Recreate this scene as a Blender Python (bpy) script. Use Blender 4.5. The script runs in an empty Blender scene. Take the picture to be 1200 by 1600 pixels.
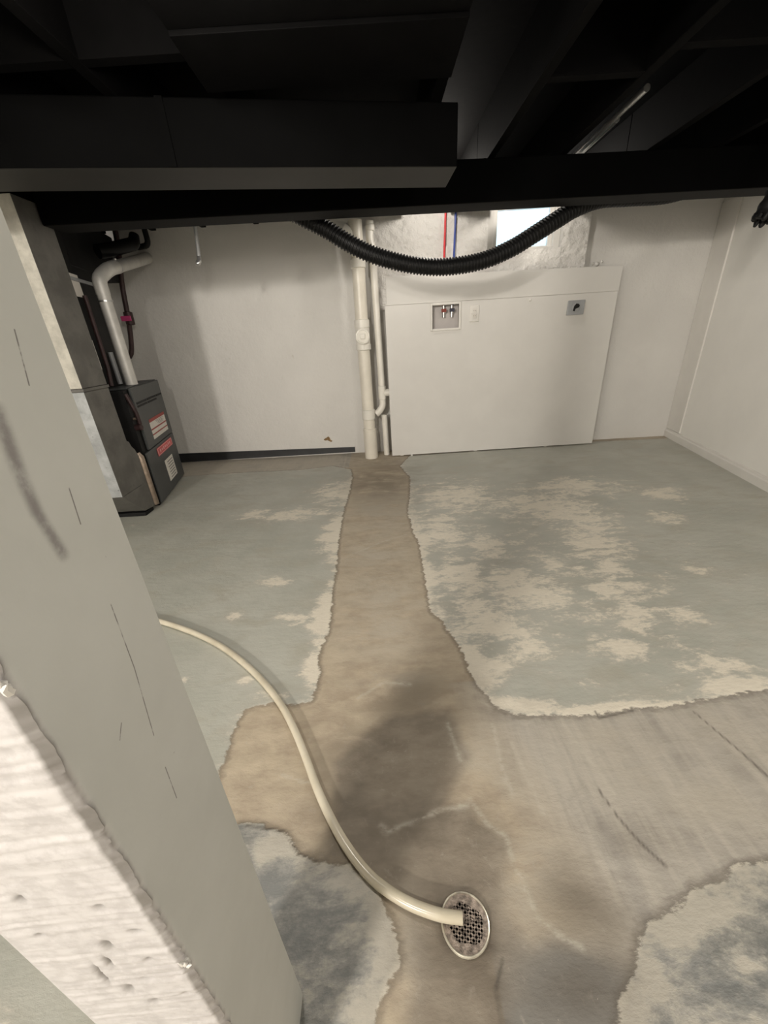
import bpy, math, random
import numpy as np
from mathutils import Vector, Matrix

random.seed(4)
scene = bpy.context.scene
COL = scene.collection

# ------------------------------------------------------------------ camera
cam_data = bpy.data.cameras.new('camera')
cam_data.sensor_fit = 'VERTICAL'
cam_data.sensor_height = 36.0
cam_data.lens = 13.5
cam_data.clip_start = 0.02
cam = bpy.data.objects.new('camera', cam_data)
COL.objects.link(cam)
_m = Matrix(((0.997968, 0.063716, 0.0), (-0.026656, 0.417506, -0.908283), (-0.057873, 0.906438, 0.418356))).to_4x4()
_m.translation = (0, 0, 1.1)
cam.matrix_world = _m
scene.camera = cam

# ------------------------------------------------------------------ world, lamps, exposure
world = bpy.data.worlds.new('world')
scene.world = world
world.use_nodes = True
_bg = world.node_tree.nodes['Background']
_bg.inputs[0].default_value = (0.74, 0.92, 1.0, 1)
_bg.inputs[1].default_value = 1.15


def lamp(name, loc, watts, radius, col=(1.0, 0.93, 0.84)):
    d = bpy.data.lights.new(name, 'POINT')
    d.energy = watts
    d.shadow_soft_size = radius
    d.color = col
    o = bpy.data.objects.new(name, d)
    o.location = loc
    COL.objects.link(o)
    return o


lamp('bulb_or_fill', (-2.2, -3.0, 2.08), 285, 0.15)            # bare bulb at the back left of the cellar
lamp('bulb_or_fill', (1.35, -0.15, 1.80), 24, 0.10)            # bulb hanging right of the camera
lamp('bulb_or_fill', (-0.75, -0.60, 1.95), 36, 0.05)           # bulb behind the near post
lamp('bulb_or_fill', (-0.45, 1.05, 1.72), 18, 0.08)             # added fill, no known bulb, to brighten the middle of the floor
lamp('bulb_or_fill', (0.50, 3.35, 1.995), 6, 0.03)             # two bulbs up between the joists behind the beam, by the window
lamp('bulb_or_fill', (1.29, 3.44, 2.045), 5.5, 0.03)

vs = scene.view_settings
scene.display_settings.display_device = 'sRGB'
vs.view_transform = 'Standard'
vs.look = 'None'
vs.gamma = 1.0
vs.use_curve_mapping = False
vs.exposure = 0.80


# ------------------------------------------------------------------ node helpers
class G:
    def __init__(self, name):
        self.m = bpy.data.materials.new(name)
        self.m.use_nodes = True
        self.t = self.m.node_tree
        self.b = self.t.nodes['Principled BSDF']

    def n(self, typ, **kw):
        x = self.t.nodes.new(typ)
        for k, v in kw.items():
            setattr(x, k, v)
        return x

    def put(self, sock, v):
        if isinstance(v, bpy.types.NodeSocket):
            self.t.links.new(v, sock)
        elif isinstance(v, (tuple, list)) and len(v) == 3 and sock.type == 'RGBA':
            sock.default_value = (*v, 1)
        else:
            sock.default_value = v

    def pos(self, scale=None):
        g = self.n('ShaderNodeNewGeometry').outputs['Position']
        return g if scale is None else self.vmath('MULTIPLY', g, scale)

    def obj(self, scale=None):
        g = self.n('ShaderNodeTexCoord').outputs['Object']
        return g if scale is None else self.vmath('MULTIPLY', g, scale)

    def vmath(self, op, a, b):
        x = self.n('ShaderNodeVectorMath', operation=op)
        self.put(x.inputs[0], a)
        self.put(x.inputs[1], b)
        return x.outputs['Value'] if op in ('DOT_PRODUCT', 'DISTANCE') else x.outputs[0]

    def math(self, op, a, b=0.0, clamp=False):
        x = self.n('ShaderNodeMath', operation=op, use_clamp=clamp)
        self.put(x.inputs[0], a)
        self.put(x.inputs[1], b)
        return x.outputs[0]

    def noise(self, vec, scale, detail=4, rough=0.6, dist=0.0):
        x = self.n('ShaderNodeTexNoise')
        self.put(x.inputs['Vector'], vec)
        x.inputs['Scale'].default_value = scale
        x.inputs['Detail'].default_value = detail
        x.inputs['Roughness'].default_value = rough
        x.inputs['Distortion'].default_value = dist
        return x.outputs[0]

    def step(self, v, lo, hi, a=0.0, b=1.0):
        x = self.n('ShaderNodeMapRange', interpolation_type='SMOOTHSTEP')
        self.put(x.inputs[0], v)
        for i, k in enumerate((lo, hi, a, b)):
            x.inputs[i + 1].default_value = k
        return x.outputs[0]

    def mix(self, f, a, b):
        x = self.n('ShaderNodeMix', data_type='RGBA')
        self.put(x.inputs[0], f)
        self.put(x.inputs[6], a)
        self.put(x.inputs[7], b)
        return x.outputs[2]

    def attr(self, name):
        return self.n('ShaderNodeAttribute', attribute_name=name).outputs['Fac']

    def seg(self, p, a, b, r0, r1):
        """mask that is 1 within r0 of the segment a-b and falls to 0 at r1"""
        a = Vector(a); b = Vector(b); d = b - a
        l2 = max(d.length_squared, 1e-9)
        pa = self.vmath('SUBTRACT', p, tuple(a))
        t = self.math('MULTIPLY', self.vmath('DOT_PRODUCT', pa, tuple(d)), 1 / l2, True)
        x = self.n('ShaderNodeVectorMath', operation='SCALE')
        x.inputs[0].default_value = tuple(d)
        self.put(x.inputs['Scale'], t)
        return self.step(self.vmath('DISTANCE', pa, x.outputs[0]), r0, r1, 1.0, 0.0)

    def bump(self, h, strength, dist=0.01, prev=None):
        x = self.n('ShaderNodeBump')
        x.inputs['Strength'].default_value = strength
        x.inputs['Distance'].default_value = dist
        self.put(x.inputs['Height'], h)
        if prev is not None:
            self.put(x.inputs['Normal'], prev)
        return x.outputs[0]

    def out(self, col=None, rough=None, metal=None, normal=None, **kw):
        for k, v in (('Base Color', col), ('Roughness', rough), ('Metallic', metal), ('Normal', normal)):
            if v is not None:
                self.put(self.b.inputs[k], v)
        for k, v in kw.items():
            self.put(self.b.inputs[k.replace('_', ' ')], v)
        return self.m


def mat(name, col, rough=0.6, metal=0.0, var=0.12, scale=9.0, bump=0.0, bscale=60.0, dirt=None, dirt_amt=0.0, spec=0.5):
    g = G(name)
    p = g.pos()
    n = g.noise(p, scale, 5, 0.6)
    lo = tuple(c * (1 - var) for c in col)
    hi = tuple(min(1, c * (1 + var)) for c in col)
    c = g.mix(g.step(n, 0.3, 0.7), lo, hi)
    if dirt:
        d = g.noise(p, scale * 2.3, 6, 0.7)
        c = g.mix(g.step(d, 0.66 - dirt_amt, 0.78 - dirt_amt * 0.5), c, dirt)
    nor = g.bump(g.noise(p, bscale, 4, 0.6), bump, 0.004) if bump else None
    g.b.inputs['Specular IOR Level'].default_value = spec
    return g.out(c, rough, metal, nor)


# ------------------------------------------------------------------ mesh helpers
class MB:
    def __init__(self):
        self.v = []
        self.f = []

    def add(self, vs, fs):
        o = len(self.v)
        self.v += [tuple(q) for q in vs]
        self.f += [tuple(i + o for i in q) for q in fs]
        return self

    def hexa(self, c):
        """eight corners: bottom ring of four counter-clockwise, then top ring"""
        return self.add(c, [(3, 2, 1, 0), (4, 5, 6, 7), (0, 1, 5, 4), (1, 2, 6, 5), (2, 3, 7, 6), (3, 0, 4, 7)])

    def box(self, x0, x1, y0, y1, z0, z1):
        return self.hexa([(x0, y0, z0), (x1, y0, z0), (x1, y1, z0), (x0, y1, z0),
                          (x0, y0, z1), (x1, y0, z1), (x1, y1, z1), (x0, y1, z1)])

    def prism(self, pts, axis, a0, a1):
        """closed 2-D outline extruded along an axis ('x': points are y,z; 'y': x,z; 'z': x,y)"""
        mk = {'x': lambda p, a: (a, p[0], p[1]), 'y': lambda p, a: (p[0], a, p[1]), 'z': lambda p, a: (p[0], p[1], a)}[axis]
        n = len(pts)
        vs = [mk(p, a0) for p in pts] + [mk(p, a1) for p in pts]
        fs = [tuple(range(n)), tuple(range(2 * n - 1, n - 1, -1))]
        fs += [((i + 1) % n, i, i + n, (i + 1) % n + n) for i in range(n)]
        return self.add(vs, fs)

    def tube(self, path, r, seg=16, caps=True):
        path = [Vector(p) for p in path]
        n = len(path)
        rs = r if isinstance(r, (list, tuple)) else [r] * n
        t0 = (path[1] - path[0]).normalized()
        ref = Vector((0, 0, 1)) if abs(t0.z) < 0.9 else Vector((1, 0, 0))
        u = t0.cross(ref).normalized()
        vs = []
        for i, p in enumerate(path):
            t = (path[min(i + 1, n - 1)] - path[max(i - 1, 0)])
            t = t.normalized() if t.length > 1e-9 else t0
            u = (u - t * u.dot(t)).normalized()
            w = t.cross(u)
            for k in range(seg):
                a = 2 * math.pi * k / seg
                vs.append(p + (u * math.cos(a) + w * math.sin(a)) * rs[i])
        fs = []
        for i in range(n - 1):
            for k in range(seg):
                k2 = (k + 1) % seg
                fs.append((i * seg + k, i * seg + k2, (i + 1) * seg + k2, (i + 1) * seg + k))
        if caps:
            fs.append(tuple(range(seg - 1, -1, -1)))
            fs.append(tuple((n - 1) * seg + k for k in range(seg)))
        return self.add(vs, fs)

    def lathe(self, c, axis, prof, seg=28):
        """profile of (distance along axis, radius)"""
        c = Vector(c); ax = Vector(axis).normalized()
        pts, rs = [], []
        for d, r in prof:
            pts.append(c + ax * d); rs.append(max(r, 1e-4))
        ref = Vector((0, 0, 1)) if abs(ax.z) < 0.9 else Vector((1, 0, 0))
        u = ax.cross(ref).normalized(); w = ax.cross(u)
        vs = [p + (u * math.cos(2 * math.pi * k / seg) + w * math.sin(2 * math.pi * k / seg)) * r
              for p, r in zip(pts, rs) for k in range(seg)]
        fs = [(i * seg + k, i * seg + (k + 1) % seg, (i + 1) * seg + (k + 1) % seg, (i + 1) * seg + k)
              for i in range(len(prof) - 1) for k in range(seg)]
        fs += [tuple(range(seg - 1, -1, -1)), tuple((len(prof) - 1) * seg + k for k in range(seg))]
        return self.add(vs, fs)

    def build(self, name, m, parent=None, smooth=False, bevel=0.0, angle=40):
        me = bpy.data.meshes.new(name)
        me.from_pydata(self.v, [], self.f)
        import bmesh
        bm = bmesh.new(); bm.from_mesh(me)
        bmesh.ops.recalc_face_normals(bm, faces=bm.faces)
        bm.to_mesh(me); bm.free()
        o = bpy.data.objects.new(name, me)
        COL.objects.link(o)
        me.materials.append(m)
        if smooth:
            for p in me.polygons:
                p.use_smooth = True
            me.set_sharp_from_angle(angle=math.radians(angle))
        if bevel:
            b = o.modifiers.new('bevel', 'BEVEL')
            b.width = bevel; b.segments = 2; b.limit_method = 'ANGLE'
        if parent is not None:
            o.parent = parent
            o.matrix_parent_inverse = Matrix.Translation(-Vector(parent.location))
        return o


def thing(name, label, cat, loc=(0, 0, 0), group=None):
    o = bpy.data.objects.new(name, None)
    COL.objects.link(o)
    o.location = loc
    o.empty_display_size = 0.05
    return tag(o, label, cat, group)


def tag(o, label, cat, group=None):
    o['label'] = label
    o['category'] = cat
    if group:
        o['group'] = group
    return o


def struct(o):
    o['kind'] = 'structure'
    return o


def spline(pts, n):
    """Catmull-Rom through the points, n samples evenly spaced along the length"""
    P = [Vector(p) for p in pts]
    P = [P[0] * 2 - P[1]] + P + [P[-1] * 2 - P[-2]]
    fine = []
    for i in range(1, len(P) - 2):
        for k in range(30):
            t = k / 30
            a, b, c, d = P[i - 1:i + 3]
            fine.append(0.5 * ((2 * b) + (c - a) * t + (2 * a - 5 * b + 4 * c - d) * t * t + (3 * b - a - 3 * c + d) * t ** 3))
    fine.append(P[-2])
    L = [0.0]
    for i in range(1, len(fine)):
        L.append(L[-1] + (fine[i] - fine[i - 1]).length)
    out, j = [], 0
    for k in range(n):
        s = L[-1] * k / (n - 1)
        while j < len(L) - 2 and L[j + 1] < s:
            j += 1
        f = (s - L[j]) / max(L[j + 1] - L[j], 1e-9)
        out.append(fine[j].lerp(fine[j + 1], min(f, 1)))
    return out


_rng = np.random.default_rng(11)
_tab = _rng.random((256, 256))


def vnoise(x, y):
    """smooth value noise on numpy arrays"""
    x0 = np.floor(x).astype(int); y0 = np.floor(y).astype(int)
    fx = x - x0; fy = y - y0
    fx = fx * fx * (3 - 2 * fx); fy = fy * fy * (3 - 2 * fy)
    a = _tab[x0 % 256, y0 % 256]; b = _tab[(x0 + 1) % 256, y0 % 256]
    c = _tab[x0 % 256, (y0 + 1) % 256]; d = _tab[(x0 + 1) % 256, (y0 + 1) % 256]
    return (a * (1 - fx) + b * fx) * (1 - fy) + (c * (1 - fx) + d * fx) * fy


def fbm(x, y, o=4):
    s = 0; a = 0.5
    for i in range(o):
        s = s + a * vnoise(x * 2 ** i + 7.3 * i, y * 2 ** i + 3.1 * i); a *= 0.5
    return s


# the back wall runs a little askew: u metres along it from the right corner, off metres out towards the room
WC = Vector((2.93, 3.815, 0)); WD = Vector((-0.99952, 0.03105, 0)); WN = Vector((-0.03105, -0.99952, 0))


def W(u, z, off=0.0):
    return WC + WD * u + WN * off + Vector((0, 0, z))


# ------------------------------------------------------------------ materials
def wall_material(name, col, bumpy):
    g = G(name)
    p = g.pos()
    n1 = g.noise(p, 2.2, 5, 0.55)
    n2 = g.noise(p, 11, 6, 0.65)
    n3 = g.noise(p, 55, 5, 0.65)
    c = g.mix(g.step(n1, 0.3, 0.7), tuple(k * 0.94 for k in col), col)
    c = g.mix(g.step(n2, 0.68, 0.80), c, (0.50, 0.47, 0.41))
    nor = g.bump(n2, 0.35 * bumpy, 0.03)
    nor = g.bump(n3, 0.30 * bumpy, 0.008, nor)
    return g.out(c, 0.62, None, nor)


M_WALL = wall_material('white painted masonry', (0.70, 0.685, 0.655), 0.8)
M_ROUGH = wall_material('rough white plaster', (0.74, 0.72, 0.685), 2.6)
M_SMOOTH = mat('white painted board', (0.68, 0.665, 0.635), 0.5, var=0.025, scale=3, bump=0.05, bscale=40)
M_RWALL = mat('white painted drywall', (0.80, 0.785, 0.745), 0.6, var=0.03, scale=2, bump=0.04, bscale=30)
M_TRIM = mat('white trim paint', (0.72, 0.70, 0.66), 0.45, var=0.03, scale=5)
M_BLACK = mat('black ceiling paint', (0.0014, 0.0013, 0.0013), 0.75, spec=0.05, var=0.35, scale=5, bump=0.2, bscale=25)
M_BEAM = mat('black beam paint', (0.0010, 0.0010, 0.0010), 0.75, spec=0.04, var=0.25, scale=5, bump=0.1, bscale=25)
M_UNDER = mat('bounce-lit brownish underside', (0.013, 0.012, 0.010), 0.6, var=0.2, scale=6)  # black paint made lighter and browner, floor bounce put into the colour
M_UNDER2 = mat('bounce-lit brownish beam underside', (0.003, 0.0028, 0.0025), 0.7, spec=0.15, var=0.2, scale=6)  # beam's underside, lightened a little in colour for light off the floor
M_RUBBER = mat('black corrugated plastic', (0.008, 0.008, 0.008), 0.45, spec=0.3, var=0.2)
M_BASE = mat('black cove base', (0.012, 0.013, 0.015), 0.5, var=0.3)
M_PVC = mat('painted white pvc', (0.76, 0.72, 0.63), 0.35, var=0.05, scale=7, dirt=(0.45, 0.34, 0.2), dirt_amt=-0.06)
M_PVC2 = mat('white pvc fitting', (0.78, 0.755, 0.69), 0.33, var=0.04, scale=7)
M_FURN = mat('charcoal furnace enamel', (0.062, 0.066, 0.066), 0.42, var=0.10, scale=6)
M_DARK = mat('black metal and cabinet shade', (0.010, 0.010, 0.010), 0.6, spec=0.2, var=0.3)
M_GALV = mat('front-lit weathered galvanised steel', (0.40, 0.415, 0.42), 0.5, 0.25, var=0.22, scale=12, dirt=(0.12, 0.12, 0.11), dirt_amt=0.05)
M_DUCT = mat('shaded dull sheet steel', (0.135, 0.130, 0.118), 0.55, 0.2, var=0.2, scale=8, dirt=(0.09, 0.09, 0.08), dirt_amt=0.05)  # shaded tone of the return duct; its front faces get lit tones
M_DUCTW = mat('front-lit limewashed duct metal', (0.50, 0.48, 0.42), 0.6, 0.0, var=0.18, scale=14, dirt=(0.26, 0.22, 0.16), dirt_amt=0.02, bump=0.3, bscale=70)
M_COPPER = mat('coppery metal edge', (0.34, 0.27, 0.215), 0.35, 0.7, var=0.25, scale=14)
M_FLUE = mat('bright aluminium flue', (0.62, 0.61, 0.58), 0.5, 0.35, var=0.08, scale=12)
M_STEEL = mat('plain steel', (0.55, 0.55, 0.54), 0.32, 0.9, var=0.1)
M_IRON = mat('dark gas pipe', (0.045, 0.022, 0.022), 0.5, 0.2, var=0.3)
M_PINK = mat('magenta valve handle', (0.55, 0.06, 0.20), 0.5)
M_WHITE = mat('white label paper', (0.72, 0.69, 0.64), 0.6, var=0.05)
M_REDPRINT = mat('red label print', (0.36, 0.07, 0.06), 0.6)
M_PINKRED = mat('red warning label', (0.62, 0.09, 0.10), 0.5)
M_PALEPINK = mat('pale pink print', (0.75, 0.42, 0.40), 0.6)
M_INK = mat('grey label print', (0.22, 0.21, 0.20), 0.6)
M_ORANGE = mat('orange label', (0.42, 0.21, 0.05), 0.6)
M_GREY = mat('grey outlet plate', (0.36, 0.37, 0.38), 0.45, 0.2, var=0.08)
M_BLK = mat('black plastic', (0.007, 0.007, 0.007), 0.5, spec=0.2)
M_VALVER = mat('dark red valve handle', (0.22, 0.035, 0.02), 0.5)
M_VALVEB = mat('dark blue valve handle', (0.03, 0.03, 0.05), 0.5)
M_RED = mat('red water tube', (0.62, 0.03, 0.035), 0.4)
M_BLUE = mat('blue water tube', (0.03, 0.06, 0.28), 0.4)
M_BOX = mat('white outlet box plastic', (0.52, 0.49, 0.475), 0.5, var=0.05)
M_SCAR = mat('bare brown plaster', (0.24, 0.15, 0.07), 0.9, var=0.4, scale=60)
M_RUST = mat('corroded drain metal', (0.30, 0.25, 0.21), 0.5, 0.45, var=0.5, scale=90, bump=0.6, bscale=200, dirt=(0.12, 0.085, 0.06), dirt_amt=0.06)
M_RIM = mat('bright drain rim', (0.80, 0.74, 0.62), 0.3, 0.6, var=0.3, scale=30, dirt=(0.22, 0.16, 0.11), dirt_amt=0.04)
M_CUP = mat('dark drain cup', (0.02, 0.015, 0.012), 0.7)


def hose_material():
    g = G('clear cream vinyl tube')
    p = g.pos()
    n = g.noise(p, 5, 4, 0.6)
    c = g.mix(g.step(n, 0.35, 0.65), (0.52, 0.47, 0.36), (0.66, 0.61, 0.49))
    g.out(c, 0.22)
    g.b.inputs['Subsurface Weight'].default_value = 0.15
    g.b.inputs['Subsurface Radius'].default_value = (0.01, 0.009, 0.006)
    g.b.inputs['Subsurface Scale'].default_value = 0.6
    return g.m


M_HOSE = hose_material()


def glass_material():
    g = G('frosted window glass')
    t = g.n('ShaderNodeBsdfTranslucent'); t.inputs[0].default_value = (0.9, 0.95, 1, 1)
    tr = g.n('ShaderNodeBsdfTransparent'); tr.inputs[0].default_value = (0.92, 0.97, 1, 1)
    gl = g.n('ShaderNodeBsdfGlossy'); gl.inputs['Roughness'].default_value = 0.1
    a = g.n('ShaderNodeMixShader'); a.inputs[0].default_value = 0.75
    g.t.links.new(t.outputs[0], a.inputs[1]); g.t.links.new(tr.outputs[0], a.inputs[2])
    b = g.n('ShaderNodeMixShader'); b.inputs[0].default_value = 0.05
    g.t.links.new(a.outputs[0], b.inputs[1]); g.t.links.new(gl.outputs[0], b.inputs[2])
    g.t.links.new(b.outputs[0], g.t.nodes['Material Output'].inputs[0])
    return g.m


M_GLASS = glass_material()


def floor_material():
    g = G('worn painted concrete')
    p = g.pos()
    ps = g.pos((0.85, 1.7, 1.0))
    n1 = g.noise(p, 2.3, 4, 0.55)
    n2 = g.noise(ps, 13, 6, 0.62)
    n3 = g.noise(ps, 46, 6, 0.68)
    n4 = g.noise(p, 170, 4, 0.7)
    n5 = g.noise(ps, 5.0, 5, 0.6, 0.6)
    sd = g.attr('sd')
    worn = g.attr('worn'); damp = g.attr('damp'); pale = g.attr('pale'); warm = g.attr('warm')
    crack = g.attr('crack'); ridge = g.attr('ridge')
    s2 = g.math('MULTIPLY', g.math('SUBTRACT', n2, 0.5), 0.045)
    s3 = g.math('MULTIPLY', g.math('SUBTRACT', n3, 0.5), 0.028)
    sdn = g.math('ADD', sd, g.math('ADD', s2, s3))
    painted = g.step(sdn, -0.002, 0.005)
    # ---- paint
    paint = g.mix(g.step(n1, 0.35, 0.65), (0.395, 0.40, 0.35), (0.475, 0.475, 0.42))
    paint = g.mix(g.step(n5, 0.45, 0.75), paint, (0.405, 0.390, 0.328))
    paint = g.mix(g.attr('older_shaded'), paint, g.mix(g.step(n1, 0.35, 0.65), (0.145, 0.150, 0.142), (0.20, 0.204, 0.195)))  # near patches: older paint, darkened further for the post's shadow
    halo = g.step(sdn, 0.0, 0.09, 0.5, 0.0)
    n6 = g.noise(ps, 7.0, 8, 0.72, 0.4)
    w = g.math('ADD', g.math('MULTIPLY', worn, 0.95), halo)
    w = g.math('ADD', w, g.math('MULTIPLY', g.math('SUBTRACT', n6, 0.5), 2.4))
    w = g.math('ADD', w, g.math('MULTIPLY', g.math('SUBTRACT', n2, 0.5), 1.3))
    w = g.math('ADD', w, g.math('MULTIPLY', g.math('SUBTRACT', n3, 0.5), 1.05))
    w = g.math('ADD', w, g.math('MULTIPLY', g.math('SUBTRACT', n4, 0.5), 0.35))
    thin = g.step(w, 0.05, 0.75)
    bare = g.step(w, 0.45, 0.95)
    cream = g.mix(n3, (0.64, 0.59, 0.49), (0.83, 0.77, 0.65))
    cream = g.mix(g.attr('older_shaded'), cream, g.mix(n3, (0.40, 0.375, 0.32), (0.52, 0.485, 0.41)))
    paint = g.mix(g.math('MULTIPLY', thin, 0.5), paint, (0.47, 0.45, 0.395))
    paint = g.mix(g.math('MULTIPLY', bare, 0.92), paint, cream)
    # ---- bare concrete
    brown = g.mix(g.step(n2, 0.3, 0.7), (0.37, 0.305, 0.225), (0.49, 0.415, 0.31))
    greyc = g.mix(g.step(n2, 0.3, 0.7), (0.31, 0.287, 0.25), (0.41, 0.383, 0.338))
    st = g.noise(g.pos((24.0, 2.4, 1.0)), 1.0, 5, 0.6, 0.3)
    greyc = g.mix(g.step(st, 0.35, 0.68), greyc, (0.47, 0.435, 0.375))
    greyc = g.mix(g.step(n5, 0.52, 0.72, 0.0, 0.55), greyc, (0.23, 0.215, 0.19))
    brown = g.mix(g.step(n5, 0.45, 0.70, 0.0, 0.7), brown, (0.53, 0.455, 0.335))
    brown = g.mix(g.step(n1, 0.52, 0.70, 0.0, 0.5), brown, (0.275, 0.225, 0.168))
    brown = g.mix(g.math('MULTIPLY', g.attr('dk'), 0.85), brown, g.mix(g.step(n2, 0.3, 0.7), (0.205, 0.172, 0.132), (0.285, 0.247, 0.195)))
    greyc = g.mix(g.math('MULTIPLY', g.attr('dk'), 0.7), greyc, g.mix(g.step(n2, 0.3, 0.7), (0.215, 0.195, 0.162), (0.285, 0.262, 0.222)))
    con = g.mix(warm, greyc, brown)
    con = g.mix(g.math('MULTIPLY', g.attr('cool'), 0.85), con, g.mix(n2, (0.185, 0.182, 0.168), (0.235, 0.23, 0.212)))
    con = g.mix(g.step(g.noise(p, 30, 6, 0.7, 0.8), 0.56, 0.74, 0.0, 0.45), con, (0.48, 0.44, 0.37))
    pl = g.math('MULTIPLY', pale, g.step(g.math('ADD', n5, g.math('MULTIPLY', n3, 0.3)), 0.40, 0.85))
    con = g.mix(g.math('MULTIPLY', pl, 0.85), con, (0.46, 0.42, 0.35))
    edge = g.step(g.math('MULTIPLY', sdn, -1.0), 0.0, 0.02, 0.5, 0.0)
    con = g.mix(edge, con, (0.10, 0.082, 0.062))
    col = g.mix(painted, con, paint)
    dm = g.math('MULTIPLY', damp, g.step(n5, 0.25, 0.65))
    col = g.mix(g.math('MULTIPLY', dm, 0.62), col, (0.085, 0.068, 0.05))
    col = g.mix(g.math('MULTIPLY', ridge, g.step(n3, 0.35, 0.6, 0.10, 0.55)), col, (0.54, 0.51, 0.43))
    col = g.mix(g.math('MULTIPLY', crack, 0.7), col, (0.06, 0.05, 0.04))
    speck = g.step(g.noise(p, 75, 3, 0.5), 0.755, 0.80)
    col = g.mix(g.math('MULTIPLY', speck, 0.75), col, (0.60, 0.55, 0.46))
    h = g.math('ADD', g.math('MULTIPLY', painted, 0.5), g.math('MULTIPLY', bare, -0.3))
    h = g.math('ADD', h, g.math('MULTIPLY', n3, 0.5))
    h = g.math('ADD', h, g.math('MULTIPLY', n4, 0.2))
    nor = g.bump(h, 0.45, 0.004)
    nor = g.bump(n2, 0.25, 0.015, nor)
    rough = g.mix(painted, (0.62,) * 3, (0.42,) * 3)
    return g.out(col, rough, None, nor)


M_FLOOR = floor_material()


def post_material():
    g = G('grey painted post')
    p = g.pos()
    n1 = g.noise(p, 6, 4, 0.6)
    n3 = g.noise(p, 70, 5, 0.65)
    white = g.attr('sawn')
    grey = g.mix(g.step(n1, 0.3, 0.7), (0.475, 0.48, 0.45), (0.52, 0.525, 0.495))
    X = -0.207
    smear = [((X, .219, 1.075), (X, .215, 1.042), .0005, .0075), ((X, .215, 1.042), (X, .214, 1.016), .0005, .007), ((X, .214, 1.016), (X, .218, .984), .0005, .0065)]
    f = None
    for a, b, r0, r1 in smear:
        s = g.seg(p, a, b, r0, r1)
        f = s if f is None else g.math('MAXIMUM', f, s)
    f = g.math('MULTIPLY', f, g.step(n3, 0.3, 0.6, 0.4, 0.85))
    grey = g.mix(f, grey, (0.19, 0.175, 0.172))
    scr = [((X, .236, .930), (X, .232, .870)), ((X, .232, .870), (X, .222, .803)), ((X, .219, .765), (X, .216, .725)),
           ((X, .252, 1.115), (X, .246, 1.085)), ((X, .243, 1.02), (X, .240, .995)), ((X, .201, .847), (X, .194, .838))]
    f = None
    for a, b in scr:
        s = g.seg(p, a, b, .0001, .0008)
        f = s if f is None else g.math('MAXIMUM', f, s)
    grey = g.mix(g.math('MULTIPLY', f, g.step(n3, 0.35, 0.5, 0.2, 0.9)), grey, (0.11, 0.10, 0.09))
    fleck = g.step(g.noise(p, 95, 2, 0.5), 0.755, 0.80)
    grey = g.mix(g.math('MULTIPLY', fleck, 0.5), grey, (0.15, 0.14, 0.13))
    wh = g.mix(g.step(n3, 0.35, 0.6), (0.47, 0.45, 0.445), (0.565, 0.545, 0.54))
    pit = g.attr('pit')
    wh = g.mix(g.math('MULTIPLY', pit, 0.8), wh, (0.11, 0.10, 0.085))
    c = g.mix(white, grey, wh)
    nor = g.bump(n3, 0.12, 0.002)
    return g.out(c, 0.5, None, nor)


M_POST = post_material()


# ================================================================== the setting
# ---- floor: one slab, finer near the camera, with the outline of the paint layer stored on its points
PAINT_LEFT = [(-1.902,3.472),(-1.607,3.488),(-1.180,3.479),(-0.752,3.450),(-0.457,3.505),(-0.280,3.373),(-0.252,3.157),(-0.259,2.786),(-0.280,2.431),(-0.280,2.143),(-0.279,1.980),(-0.269,1.769),(-0.270,1.565),(-0.263,1.394),(-0.257,1.249),(-0.278,1.161),(-0.282,1.095),(-0.270,1.033),(-0.272,0.964),(-0.287,0.913),(-0.350,0.903),(-0.417,0.915),(-0.468,0.907),(-0.510,0.888),(-0.510,0.836),(-0.516,0.793),(-0.505,0.734),(-0.515,0.698),(-0.511,0.663),(-0.613,0.556),(-1.036,0.579),(-1.887,1.018),(-4.290,3.043)]
PAINT_RIGHT = [(0.174,3.375),(0.235,3.065),(0.198,2.644),(0.160,2.364),(0.168,2.081),(0.190,1.919),(0.184,1.715),(0.176,1.467),(0.172,1.330),(0.212,1.264),(0.243,1.150),(0.263,1.065),(0.266,0.976),(0.293,0.908),(0.318,0.845),(0.360,0.819),(0.455,0.803),(0.609,0.795),(0.718,0.811),(0.857,0.810),(0.968,0.825),(1.189,0.845),(1.673,0.905),(2.826,1.579),(3.021,2.340),(2.975,3.706),(2.143,3.765),(1.059,3.709),(0.289,3.680)]
PAINT_NEAR_RIGHT = [(0.887,0.432),(0.796,0.425),(0.723,0.423),(0.679,0.404),(0.607,0.391),(0.563,0.368),(0.474,0.343),(0.434,0.310),(0.397,0.271),(0.363,0.242),(0.333,0.209),(0.295,0.162),(0.637,0.150),(0.890,0.273)]
PAINT_NEAR_LEFT = [(-0.415,0.566),(-0.372,0.559),(-0.296,0.541),(-0.255,0.494),(-0.200,0.476),(-0.132,0.465),(-0.074,0.424),(-0.034,0.376),(-0.024,0.313),(-0.069,0.252),(-0.080,0.175),(-0.185,0.125),(-0.374,0.186),(-0.550,0.431)]
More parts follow.
